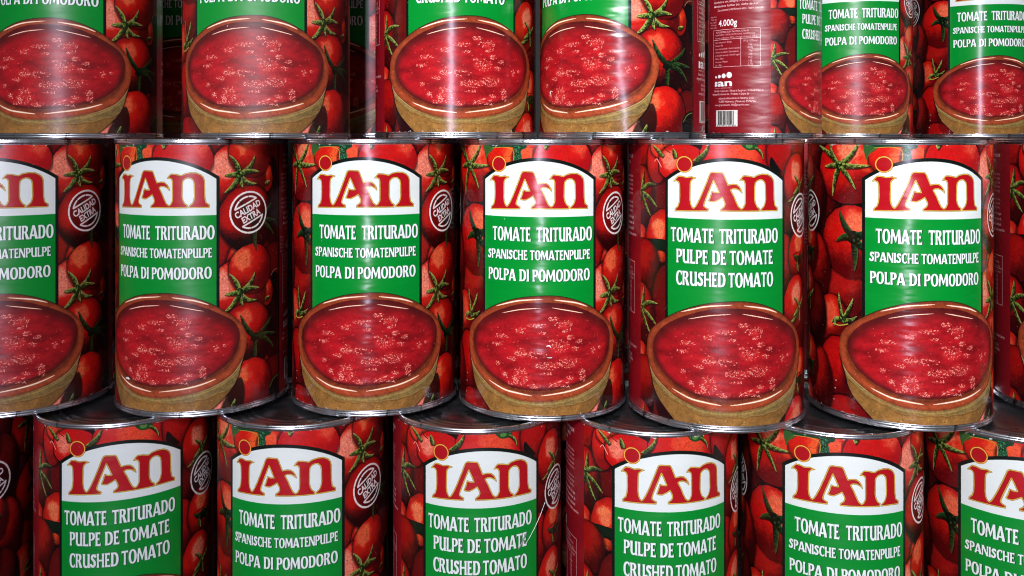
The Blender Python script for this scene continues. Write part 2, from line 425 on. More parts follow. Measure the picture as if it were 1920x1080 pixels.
for j, ln in enumerate(('Consumir preferentemente antes del: Ver tapa.', 'Best before: see packaging. A consommer de', 'Mindestens haltbar bis: Siehe deckel.', 'Da consumarsi preferibilmente entro: Vedere coperchio.')):
    text(ln, R1 + 3 - (6 if j < 3 else 0), 66 + j * 5.0, 2.9, PALE, width=58, shear=.2, align='r', bold=.01)
for j, ln in enumerate(('Peso neto:', 'Poids net:', 'Net weight:', 'Fullmenge:', 'Peso netto:')):
    text(ln, R1 - 57, 88 + j * 3.3, 2.1, PALE, align='r', shear=.2)
text('4.000g', R1 - 54, 99.5, 8.0, (240, 232, 230), width=25.5, bold=.024)
tx0, tx1, ty0, ty1, txm = R1 - 62, R1 - 1, 104, 149.5, R1 - 24
for p, q in (((tx0, ty0), (tx1, ty0)), ((tx1, ty0), (tx1, ty1)), ((tx1, ty1), (tx0, ty1)), ((tx0, ty1), (tx0, ty0)), ((tx0, ty0 + 12), (tx1, ty0 + 12)), ((txm, ty0 + 12), (txm, ty1))):
    stroke([p, q], .45, c255(*PALE))
text('INFORMACION NUTRICIONAL', tx0 + 4, ty0 + 4, 2.4, PALE, width=44, shear=.2)
text('NAHRWERTE / TYPICAL NUTRITIONAL INFORMATION', tx0 + 3, ty0 + 7.4, 2.2, PALE, width=52, shear=.2)
text('Valores medios por 100 g / Average values per 100 g', tx0 + 3, ty0 + 10.8, 2.1, PALE, width=54, shear=.2)
for j, (a, v_) in enumerate((('Valor energetico / Energy', '91 kJ / 22 kcal'), ('Grasas / Fat', '0,2g'), ('de las cuales saturadas / of which saturates', '0,04g'), ('Hidratos de carbono / Carbohydrate', '3,6g'), ('de los cuales azucares / of which sugars', '2,8g'), ('Fibra / Fibre', '0,7g'), ('Proteinas / Protein', '1,0g'), ('Sal / Salt', '0,70g'))):
    text(a, tx0 + 3, ty0 + 16.2 + j * 4.0, 2.3, PALE, shear=.2, width=min(34, .95 * len(a)))
    text(v_, (txm + tx1) / 2, ty0 + 16.2 + j * 4.0, 2.6, PALE, shear=.2, align='c')
# the small mark with four dots
gx, gy = R1 - 60, 173
text('\u0131an', gx, gy, 6.6 * .73 / .55, (240, 236, 236), width=25, bold=.03)
for j, (dx_, r_) in enumerate(((2.0, 1.5), (7.2, 2.2), (13.6, 2.9), (21.2, 3.7))):
    dot(gx + dx_, gy - 10.2 - r_ * .8, r_, (240, 236, 236))
text('GRUPO ALIMENTARIO', gx, gy + 3, 1.3, PALE, width=25)
for j, ln in enumerate(('Fabricado en Espana por: / Fabrique en Espagne par: / Produced in Spain by:', 'Hergestellt in Spanien bei: / Prodotto in Spagna da:', 'Industrias Alimentarias de Navarra, S.A.U.', '31330 Villafranca (Navarra) ESPANA.', 'www.grupoian.com, info@grupoian.com')):
    text(ln, R1 + (3, -14, -8, -6, -14)[j], 180 + j * 4 + (1.2 if j > 1 else 0), 2.6, PALE, shear=.2, align='r', width=(64, 50, 46, 48, 46)[j], bold=.01)
bx0, bx1, by0, by1 = R1 - 58, R1 - 28, 202.5, 222.5
fill([(bx0, by0), (bx1, by0), (bx1, by1), (bx0, by1)], c255(226, 220, 216))
x_ = bx0 + 3; rb = np.random.default_rng(11)
while x_ < bx1 - 4:
    w_ = float(rb.choice([.33, .66, .99]))
    fill([(x_, by0 + 1), (x_ + w_, by0 + 1), (x_ + w_, by1 - 2.2), (x_, by1 - 2.2)], c255(18, 12, 14))
    x_ += w_ + float(rb.choice([.33, .33, .66, .99]))
text('8 410416 501505', bx0 + 2, by1 - .4, 1.7, (20, 14, 16), width=26)

# ---- the framed panel, the wordmark and the lines of big type
HW = 38.8 * K
def arch(hw, top, sh, bot):
    sag = sh - top; Rr = (hw * hw + sag * sag) / (2 * sag); cy = top + Rr
    a = math.asin(hw / Rr)
    return [(Rr * math.sin(-a + 2 * a * i / 28), cy - Rr * math.cos(-a + 2 * a * i / 28)) for i in range(29)] + [(hw, bot), (-hw, bot)]
LOGO = [(-44.9,30.6),(-42.7,28.0),(-41.0,26.2),(-37.6,26.1),(-33.7,27.1),(-29.3,26.4),(-25.4,27.5),(-28.1,28.5),(-29.8,30.2),(-30.3,32.4),(-30.5,45.1),(-30.0,49.0),(-28.7,51.7),(-27.6,52.5),(-26.3,51.3),(-24.5,48.3),(-21.6,42.1),(-16.9,30.5),(-14.7,24.4),(-13.6,22.8),(-11.9,22.3),(-4.2,22.7),(-3.1,24.3),(0.2,32.8),(2.1,32.4),(4.5,32.1),(7.2,32.5),(9.4,34.2),(11.1,36.9),(11.8,39.6),(9.4,37.4),(6.7,36.2),(4.0,36.2),(2.4,37.2),(5.1,42.3),(7.0,47.0),(8.9,50.8),(11.1,52.5),(12.7,51.4),(14.1,48.4),(14.2,44.6),(14.1,32.0),(13.5,29.8),(11.9,29.0),(9.7,29.1),(11.6,26.5),(13.2,25.2),(17.1,25.5),(21.8,26.6),(24.9,24.9),(29.5,24.0),(34.3,24.3),(37.9,26.0),(40.1,28.5),(40.9,31.3),(41.2,45.1),(42.0,50.1),(44.9,52.4),(44.6,54.7),(36.7,54.5),(27.8,54.5),(28.1,53.0),(30.7,50.8),(31.9,48.1),(32.5,44.8),(32.2,33.8),(31.6,31.1),(29.5,29.1),(27.2,28.8),(24.9,29.6),(23.1,31.5),(22.7,34.2),(22.5,44.6),(23.2,47.9),(24.6,50.7),(26.9,52.4),(26.6,54.6),(-5.8,54.4),(-5.8,52.8),(-3.1,50.8),(-2.3,48.9),(-2.8,46.7),(-4.4,43.5),(-7.4,45.4),(-10.8,47.1),(-14.1,46.9),(-15.4,46.1),(-14.1,43.1),(-12.7,38.1),(-10.2,39.1),(-7.2,39.0),(-9.4,33.7),(-11.4,29.3),(-12.7,32.6),(-16.9,43.1),(-18.7,48.1),(-19.1,50.3),(-17.8,51.6),(-15.5,52.7),(-15.8,54.6),(-43.8,55.4),(-43.4,53.4),(-41.0,51.1),(-40.0,47.7),(-39.6,42.7),(-39.8,33.2),(-40.7,31.0),(-42.4,30.3)]

# a condensed flared roman, drawn letter by letter on a unit cap height (y up)
def oval(x0, x1, y0, y1, n=26, e=2.25):
    cx, cy, a, b_ = (x0 + x1) / 2, (y0 + y1) / 2, (x1 - x0) / 2, (y1 - y0) / 2
    out = []
    for i in range(n):
        t = 2 * math.pi * i / n; c_, s_ = math.cos(t), math.sin(t)
        out.append((cx + a * math.copysign(abs(c_) ** (2 / e), c_), cy + b_ * math.copysign(abs(s_) ** (2 / e), s_)))
    return out
def stem(x0, x1, y0=0.0, y1=1.0, f=.03):
    return [(x0, y0), (x0 + f, y0 + .2), (x0 + f, y1 - .2), (x0, y1), (x1, y1), (x1 - f, y1 - .2), (x1 - f, y0 + .2), (x1, y0)]
def arm(x0, x1, y0, y1, top):
    """a short arm that flares at its free right end"""
    return [(x0, y0), (x1 - .02, y0 - (.05 if top else 0)), (x1, y1 + (0 if top else .05)), (x0, y1)]
GL = {
 'T': (.60, [('+', stem(.185, .415, 0, .95)), ('+', [(0, .70), (.045, .86), (.10, .86), (.5, .86), (.555, .86), (.60, .70), (.60, 1.01), (.55, 1.0), (.05, 1.0), (0, 1.01)])]),
 'O': (.74, [('+', oval(0, .74, -.02, 1.02)), ('-', oval(.225, .515, .11, .89))]),
 'M': (.96, [('+', stem(.0, .17, 0, .6, .01)), ('+', [(0, 0), (.07, 1), (.27, 1), (.48, .42), (.69, 1), (.89, 1), (.96, 0), (.70, 0), (.665, .62), (.50, .1), (.43, .1), (.20, .66), (.165, 0)])]),
 'A': (.76, [('+', [(-.03, 0), (.26, 1), (.50, 1), (.79, 0), (.52, 0), (.47, .2), (.22, .2), (.175, 0)]), ('-', [(.255, .33), (.435, .33), (.345, .74)])]),
 'E': (.50, [('+', stem(0, .25)), ('+', [(.1, .86), (.40, .86), (.455, .74), (.475, 1.01), (.1, 1)]), ('+', [(.1, .44), (.34, .44), (.39, .36), (.39, .66), (.34, .57), (.1, .57)]), ('+', [(.1, 0), (.49, -.01), (.51, .27), (.43, .14), (.1, .14)])]),
 'R': (.68, [('+', stem(0, .24)), ('+', [(.1, 1), (.38, 1), (.53, .95), (.59, .86), (.60, .73), (.57, .60), (.47, .51), (.70, 0), (.42, 0), (.27, .46), (.1, .46)]), ('-', [(.225, .88), (.31, .88), (.365, .82), (.375, .72), (.36, .62), (.30, .57), (.225, .57)])]),
 'I': (.25, [('+', stem(0, .25))]),
 'U': (.70, [('+', [(0, 1), (.03, .75), (.03, .28), (.07, .12), (.18, .02), (.34, -.02), (.42, .0), (.47, .06), (.47, 0), (.70, 0), (.675, .2), (.675, .8), (.70, 1), (.45, 1), (.475, .8), (.47, .22), (.40, .14), (.32, .14), (.26, .2), (.245, .32), (.245, .8), (.26, 1)])]),
 'D': (.70, [('+', [(0, 0), (.03, .2), (.03, .8), (0, 1), (.34, 1), (.52, .95), (.65, .8), (.70, .5), (.65, .2), (.52, .05), (.34, 0)]), ('-', [(.235, .87), (.31, .87), (.41, .8), (.46, .66), (.47, .5), (.46, .34), (.41, .2), (.31, .13), (.235, .13)])]),
 'P': (.58, [('+', stem(0, .24)), ('+', [(.1, 1), (.38, 1), (.53, .94), (.59, .83), (.60, .70), (.57, .56), (.48, .46), (.36, .41), (.1, .41)]), ('-', [(.22, .88), (.30, .88), (.36, .82), (.37, .70), (.355, .58), (.29, .52), (.22, .52)])]),
 'L': (.50, [('+', stem(0, .25)), ('+', [(.1, 0), (.49, -.01), (.52, .30), (.43, .145), (.1, .145)])]),
 'C': (.60, [('+', oval(0, .74, -.02, 1.02)), ('-', oval(.225, .56, .12, .88)), ('-', [(.37, .33), (.8, .15), (.8, .80), (.40, .66)]), ('-', [(.59, -.1), (.9, -.1), (.9, 1.1), (.60, 1.1)]), ('+', [(.48, .80), (.585, .66), (.60, .98), (.5, .97)]), ('+', [(.46, .16), (.595, .26), (.58, .04), (.5, .03)])]),
 'S': (.54, [('~', [(.45, .80), (.34, .885), (.22, .87), (.15, .77), (.17, .65), (.28, .54), (.38, .44), (.41, .30), (.37, .17), (.26, .10), (.12, .14), (.06, .22)], .10), ('+', [(.38, .86), (.475, .68), (.50, .98), (.44, .97)]), ('+', [(.0, .32), (.02, .03), (.08, .04), (.14, .16)])]),
 'H': (.70, [('+', stem(0, .24)), ('+', stem(.46, .70)), ('+', [(.1, .44), (.6, .44), (.6, .57), (.1, .57)])]),
 'N': (.72, [('+', stem(0, .17, 0, 1, .01)), ('+', stem(.55, .72, 0, 1, .01)), ('+', [(0, 1), (.25, 1), (.72, .0), (.55, -.02), (.50, .02)])]),
}
def word(txt, s0, s1, t0, t1, off, col=(232, 240, 236)):
    adv = []; x = 0
    for ch in txt:
        if ch == ' ': x += .22; continue
        adv.append((ch, x)); x += GL[ch][0] + .035
    tot = x - .035
    kx, ky = (s1 - s0) / tot, (t1 - t0)
    parts = []
    for ch, gx_ in adv:
        polys = []
        for it in GL[ch][1]:
            P = pxl([(s0 + (gx_ + q[0]) * kx, t1 - q[1] * ky) for q in it[1]], off)
            polys.append((it[0], P, it[2] * PX * (kx * .55 + ky * .45) if it[0] == '~' else 0))
        parts.append(polys)
    masks = []
    for polys in parts:
        allp = np.concatenate([p for o, p, r in polys if o != '-'])
        b = box(allp, 6)
        if not b: continue
        X, Y = grid(b); d = np.full(X.shape, 1e9)
        for o, P, r in polys:
            if o == '+': d = np.minimum(d, sdf(P, X, Y))
            elif o == '-': d = np.maximum(d, -sdf(P, X, Y))
            else: d = np.minimum(d, sdf(smooth(P, 4, False), X, Y, False) - r)
        masks.append((b, d))
    o_ = int(round(.62 * PX))
    for b, d in masks:                           # dark drop edge to the right and below
        sh = np.zeros_like(d) + 1e9
        for q in range(1, o_ + 1):
            e = np.full_like(d, 1e9); qy = q // 2
            e[qy:, q:] = d[:d.shape[0] - qy, :d.shape[1] - q]
            sh = np.minimum(sh, e)
        put(b, cov(np.minimum(sh, d - .10 * PX)) * .92, c255(6, 30, 16))
    for b, d in masks: put(b, cov(d - .03 * PX), c255(*col))

for off, lines in ((0.0, (('TOMATE', -42.0, -6.4, 70.2, 82.2), ('TRITURADO', -1.4, 49.2, 70.2, 82.2), ('SPANISCHE', -47, -9.1, 89.7, 98.0), ('TOMATENPULPE', -7, 47.1, 89.7, 98.0), ('POLPA', -46.6, -19.4, 106.1, 116.3), ('DI', -16.3, -7.7, 106.1, 116.3), ('POMODORO', -4.9, 46.8, 106.1, 116.3))),
                   (BOFF, (('TOMATE', -47.8, -11.2, 69.0, 81.0), ('TRITURADO', -6.9, 45.3, 69.0, 81.0), ('PULPE', -42.7, -15.9, 86.8, 98.4), ('DE', -12.6, -1.2, 86.8, 98.4), ('TOMATE', 1.4, 39.9, 86.8, 98.4), ('CRUSHED', -42.9, -1.7, 104.9, 116.8), ('TOMATO', .4, 40.2, 104.9, 116.8)))):
    fill(arch(HW + 1.1, 10.8, 28.2, 200), c255(10, 18, 14), off=off)
    inner = arch(HW - 1.5, 13.6, 29.8, 200)
    fill(inner, c255(226, 232, 229), off=off)
    fill([(-HW + 1.5, 61.3), (HW - 1.5, 61.3), (HW - 1.5, 200), (-HW + 1.5, 200)], c255(0, 136, 44), off=off)
    lo = LOGO
    fill(lo, c255(120, 84, 20), off=off, grow=.30)
    fill(lo, c255(226, 178, 74), off=off, grow=.02)
    fill(lo, c255(110, 40, 14), off=off, grow=-.62)
    fill(lo, c255(176, 12, 26), off=off, grow=-.92)
    dcx, dcy = -35.6, 16.3
    el = [(dcx + 7.0 * math.cos(k * .2094), dcy + 6.8 * math.sin(k * .2094)) for k in range(30)]
    fill(el, c255(110, 60, 16), off=off, grow=.25); fill(el, c255(236, 168, 70), off=off); fill(el, c255(120, 40, 16), off=off, grow=-.95); fill(el, c255(168, 14, 24), off=off, grow=-1.2)
    for w_ in lines: word(*w_, off)

# ---- the bowl of crushed tomato
RIMO = [(7.7,128.5),(25.4,130.6),(43.5,137.3),(59.1,146.8),(70.6,156.2),(76.6,166.1),(77.8,175.0),(76.1,184.3),(71.7,193.0),(63.4,202.5),(51.6,208.8),(37.5,213.6),(19.6,217.2),(3,218.9),(-15.6,218.3),(-28.3,215.7),(-42.2,211.0),(-53.7,204.5),(-64.7,196.8),(-70.9,189.0),(-74.3,179.4),(-74.1,168.8),(-70.4,160.3),(-63.4,153.6),(-51.3,145.4),(-35.7,137.2),(-15.3,130.7)]
RIMI = [(7.7,134.2),(25.4,136.1),(42.3,142.2),(56.0,149.2),(65.4,155.7),(70.4,164.2),(70.7,173.7),(66.4,185.0),(58.4,193.6),(47.3,200.2),(35.6,204.5),(19.6,207.7),(1,209.4),(-17.4,208.6),(-28.3,206.4),(-39.0,202.4),(-51.3,195.6),(-61,187),(-66.3,176.0),(-65,165.5),(-57.6,155.9),(-46.7,148.0),(-29.4,140.0),(-10.8,134.9)]
BODY = [(-66,173.2),(-72.9,180.0),(-71.5,188),(-68.4,197),(-65.6,206.7),(-60.4,215.0),(-52.5,222.9),(-43.3,231.4),(-36.0,238.0),(2.0,241.0),(40.0,238.0),(45.8,231),(57.2,221.3),(64.7,213.3),(69.2,205.3),(72,195.3),(75.6,183.3),(70.2,174.5),(0.0,165.0)]
CL = [(-14.2,158.6,4.8,2.3),(-1.0,153.7,7.2,1.7),(13.2,148.2,4.2,1.7),(22.0,152.9,7.2,2.8),(18.7,171.3,7.2,4.5),(36.0,168.1,3.0,1.4),(32.4,174.4,3.0,1.7),(-15.3,177.3,5.4,3.4),(-4.2,178.9,10.8,2.3),(-33.1,164.6,6.0,1.7),(-37.0,171.8,4.8,1.1),(-37.0,188.4,3.0,1.4),(-23.4,183.5,3.6,1.7),(8.8,188.0,10.8,2.8),(25.4,185.9,8.4,4.0),(-15.3,198.1,7.2,6.8),(-29.4,197.4,3.0,2.3),(-23.4,203.8,3.6,1.7),(19.8,204.7,9.6,3.4),(-2.0,205.6,6.6,2.0),(38.5,194.7,3.6,2.3),(39.7,200.4,3.0,2.3),(27.7,199.2,3.0,1.7),(50.3,177.4,2.4,2.3),(57.5,176.2,1.4,1.1),(3.4,160.2,3.6,1.1),(24.3,158.5,3.6,1.4),(6.6,195.1,4.8,0.9),(11.0,166.8,2.4,0.9),(27.7,164.1,3.6,1.7)]
def bowl(off):
    PB = smooth(pxl(BODY, off), 5); b = box(PB, 4)
    X, Y = grid(b); x0, y0, x1, y1 = b
    d = sdf(PB, X, Y)
    n1, n2, gr = N1[y0:y1, x0:x1], N2[y0:y1, x0:x1], GR[y0:y1, x0:x1]
    fill(BODY, c255(14, 8, 10), off=off, sm=5, grow=1.2, soft=7, alpha=.7)
    cx_ = px((wrap(off - .001) if off else CIRC, 0))[0]
    sx = (X - cx_) / PX
    c = c255(150, 105, 52) * (1 + (n1 - .5) * .35 + (n2 - .5) * .25 + (gr - .5) * .22 - np.clip(np.abs(sx + 8) / 75, 0, 1) ** 2 * .22)[..., None]
    put(b, cov(d), c.astype(np.float32))
    rr = np.random.default_rng(91)
    for k in range(26):
        s_, t_ = rr.uniform(-55, 60), rr.uniform(216, 230)
        dot(s_ + off, t_, .3 + .5 * rr.random(), (104, 74, 34) if k % 2 else (196, 158, 96), .6)
    # glaze running over the lip: a soft olive band that fades into the clay, ending in a faint wavy edge
    P0 = smooth(pxl(RIMO, off), 5); d0 = sdf(P0, X, Y) / PX
    wv = 4.2 + 6.0 * np.clip((sx - 10) / 60, 0, 1) + (noise(y1 - y0, x1 - x0, (60, 34), 71, 2) - .5) * 5
    g = np.clip((wv - d0) / 1.6, 0, 1) * np.clip(d0 + .5, 0, 1) * cov(d)
    gc = c255(124, 104, 60) * (1 + (n2 - .5) * .5 + (gr - .5) * .25 + np.clip(.6 - np.abs(d0 - 2.2) / 2, 0, 1) * .55)[..., None]
    put(b, (g * .8).astype(np.float32), gc.astype(np.float32))
    put(b, (np.clip(1 - np.abs(d0 - wv + .7) / .45, 0, 1) * cov(d) * np.clip((sx + 5) / 30, 0, 1) * .42).astype(np.float32), c255(200, 178, 122))
    put(b, (np.clip(1 - np.abs(d0 - wv - .5) / .7, 0, 1) * cov(d) * .4).astype(np.float32), c255(70, 48, 22))
    put(b, (np.clip(1 - np.abs(d0 - .5) / .55, 0, 1) * cov(d) * np.clip((np.abs(sx) - 30) / 20, 0, 1) * .8).astype(np.float32), c255(216, 186, 136))
    # rim
    PO = smooth(pxl(RIMO, off), 5); PI = smooth(pxl(RIMI, off), 5)
    b = box(PO, 4); X, Y = grid(b); x0, y0, x1, y1 = b
    n1, n2, gr = N1[y0:y1, x0:x1], N2[y0:y1, x0:x1], GR[y0:y1, x0:x1]
    do = sdf(PO, X, Y); di = sdf(PI, X, Y)
    put(b, cov(do - .5 * PX) * .8 * np.clip((165 - Y / PX) / 20, 0, 1).astype(np.float32), c255(34, 12, 8))
    f = np.clip(-do / PX / 7.5, 0, 1)
    tone = .78 + .36 * np.sin(np.clip(f, 0, 1) * math.pi) ** .8 + (n1 - .5) * .35 + (n2 - .5) * .3 + (gr - .5) * .2
    top = np.clip(1 - (Y / PX - 132) / 60, 0, 1)
    c = (c255(146, 62, 34) * (1 - top[..., None] * .12)) * tone[..., None]
    put(b, np.clip(.5 - do / (1 + 5 * np.clip((Y / PX - 195) / 15, 0, 1)), 0, 1).astype(np.float32), c.astype(np.float32))
    # inside: wall in shade, then the pulp
    sx = (X - cx_) / PX; ty = Y / PX
    depth = np.clip(-di / PX / (5.0 + 9.5 * np.clip((196 - ty) / 50, 0, 1)), 0, 1)
    depth = depth * depth * (3 - 2 * depth)
    wall = c255(86, 22, 22) * (1 + (n1 - .5) * .5)[..., None]
    flow = noise(y1 - y0, x1 - x0, (34, 80), 17, 4)
    pulp = c255(172, 22, 30) * (.92 + (flow - .5) * .62 + (n2 - .5) * .22 + (gr - .5) * .12)[..., None]
    c = wall + depth[..., None] * (pulp - wall)
    put(b, cov(di), np.clip(c, 0, 1).astype(np.float32))
    # wet glints on the crushed pulp: contour lines of fine noise inside each cluster
    g2 = noise(y1 - y0, x1 - x0, 13, 29, 2)
    dens = np.zeros(X.shape)
    for (s_, t_, a, h) in CL:
        q = ((sx - s_) / (a * 1.2)) ** 2 + ((ty - t_) / (h * 1.35)) ** 2
        dens = np.maximum(dens, np.clip(1.5 - q, 0, 1))
    inside = cov(di + 2 * PX)
    put(b, (np.clip(dens * .9 * np.clip((g2 - .36) / .22, 0, 1), 0, 1) * .5 * inside).astype(np.float32), c255(214, 58, 54))
    rr = np.random.default_rng(23)
    for (s_, t_, a, h) in CL:
        for k in range(int(8 + a * h * 1.5)):
            u = rr.random() * 6.283; q = rr.random() ** .55
            s2, t2 = s_ + a * 1.1 * q * math.cos(u), t_ + h * 1.2 * q * math.sin(u)
            L_ = .5 + 1.5 * rr.random() ** 2; th = rr.normal(0, .75); cv = rr.normal(0, .5)
            wpts = [(s2 + L_ * (f - .5) * math.cos(th) - cv * (f - .5) ** 2 * 4 * math.sin(th) * .5, t2 + L_ * (f - .5) * math.sin(th) + cv * (f - .5) ** 2 * 2) for f in (0, .33, .66, 1)]
            br = rr.random()
            if br > .55: stroke([(p[0] + .18, p[1] + .3) for p in wpts], .5, c255(112, 8, 14), off=off, alpha=.5)
            stroke(wpts, 0.34 + .34 * rr.random(), c255(*((250, 186, 166) if br > .62 else (236, 128, 112) if br > .3 else (214, 78, 70))), off=off, alpha=.55 + .4 * br)
    rr = np.random.default_rng(37)
    for k in range(70):
        s_, t_ = rr.uniform(-50, 60), rr.uniform(150, 207)
        xx, yy = (s_ * PX + cx_) - x0, t_ * PX - y0
        if 0 <= int(yy) < y1 - y0 and 0 <= int(xx) < x1 - x0 and di[int(yy), int(xx)] < -5 * PX:
            dot(s_ + off, t_, .4 + .7 * rr.random(), (240, 120, 104), .35 + .4 * rr.random(), .3 + .2 * rr.random())
    for k in range(150):                         # specks of glaze on the rim
        s_, t_ = rr.uniform(-76, 79), rr.uniform(130, 219)
        xx, yy = (s_ * PX + cx_) - x0, t_ * PX - y0
        if 0 <= int(yy) < y1 - y0 and 0 <= int(xx) < x1 - x0 and do[int(yy), int(xx)] < -3 and di[int(yy), int(xx)] > 2:
            dot(s_ + off, t_, .22 + .25 * rr.random(), (226, 140, 84) if k % 3 else (70, 24, 14), .7)
    CR = c255(255, 232, 206)
    for pts, w_ in (([(-38, 139.2), (-26, 135.4), (-15.3, 132.9), (3.4, 131.2)], 1.7), ([(13.7, 131.9), (27.7, 134.0), (36, 136), (44, 139)], 1.8), ([(-31.9, 144.6), (-15.3, 140.6), (2.3, 138.8)], 1.0), ([(12.1, 138.6), (25.4, 141.2), (39.7, 144.4)], 1.0), ([(-46, 204.6), (-30.6, 210.2), (-18.7, 212.1), (-5.4, 213.8)], 1.9), ([(2.4, 213.6), (25.4, 210.6), (38, 208), (49.9, 204.3)], 1.9)):
        w_ *= .66; stroke(pts, w_ * 1.9, c255(206, 112, 78), off=off, sm=6, taper=True, alpha=.5)
        stroke(pts, w_, CR, off=off, sm=6, taper=True)
bowl(0.0); bowl(BOFF)

# ---- the round stamp
def stamp(s, t):
    dot(s, t, 17.5, (44, 8, 10), .55)
    Wt = c255(240, 236, 232); r0 = 18.2; n = 15
    for k in range(n):
        a0 = 2 * math.pi * (k + .10) / n; a1 = 2 * math.pi * (k + .90) / n
        stroke([(s + r0 * math.cos(a0 + (a1 - a0) * q / 5), t + r0 * math.sin(a0 + (a1 - a0) * q / 5)) for q in range(6)], 1.8, Wt)
    ra = RAD(-25)
    def rt(p): return (s + p[0] * math.cos(ra) - p[1] * math.sin(ra), t + p[0] * math.sin(ra) + p[1] * math.cos(ra))
    for sg in (-1, 1):
        r1 = 14.2
        arc_ = [rt((r1 * math.cos(a), sg * r1 * math.sin(a))) for a in [RAD(37 + 106 * q / 14) for q in range(15)]]
        for q0, q1 in ((0, 5), (5, 10), (10, 14)):
            stroke(arc_[q0:q1 + 1] if q1 == 14 else arc_[q0:q1], 1.7, Wt)
        y_ = sg * 8.4
        for q0, q1 in ((-11.2, -1), (.4, 11.2)): stroke([rt((q0, y_)), rt((q1, y_))], 1.6, Wt)
    p = rt((0, -.55)); text('CALIDAD', p[0], p[1], 5.7, (244, 240, 238), width=27.5, bold=.042, rot=25, align='c')
    p = rt((0.3, 6.35)); text('EXTRA', p[0], p[1], 5.7, (244, 240, 238), width=20, bold=.042, rot=25, align='c')
stamp(80.6, 60.5); stamp(80.6 + BOFF, 60.5)

# paper grain of the print
IMG *= (1 + (GR[..., None] - .5) * .05)
np.clip(IMG, 0, 1, out=IMG)
label_img = bpy.data.images.new('label_print', WID, HEI)
buf = np.ones((HEI, WID, 4), np.float32); buf[..., :3] = IMG[::-1]
label_img.pixels.foreach_set(buf.ravel()); label_img.update(); label_img.pack()

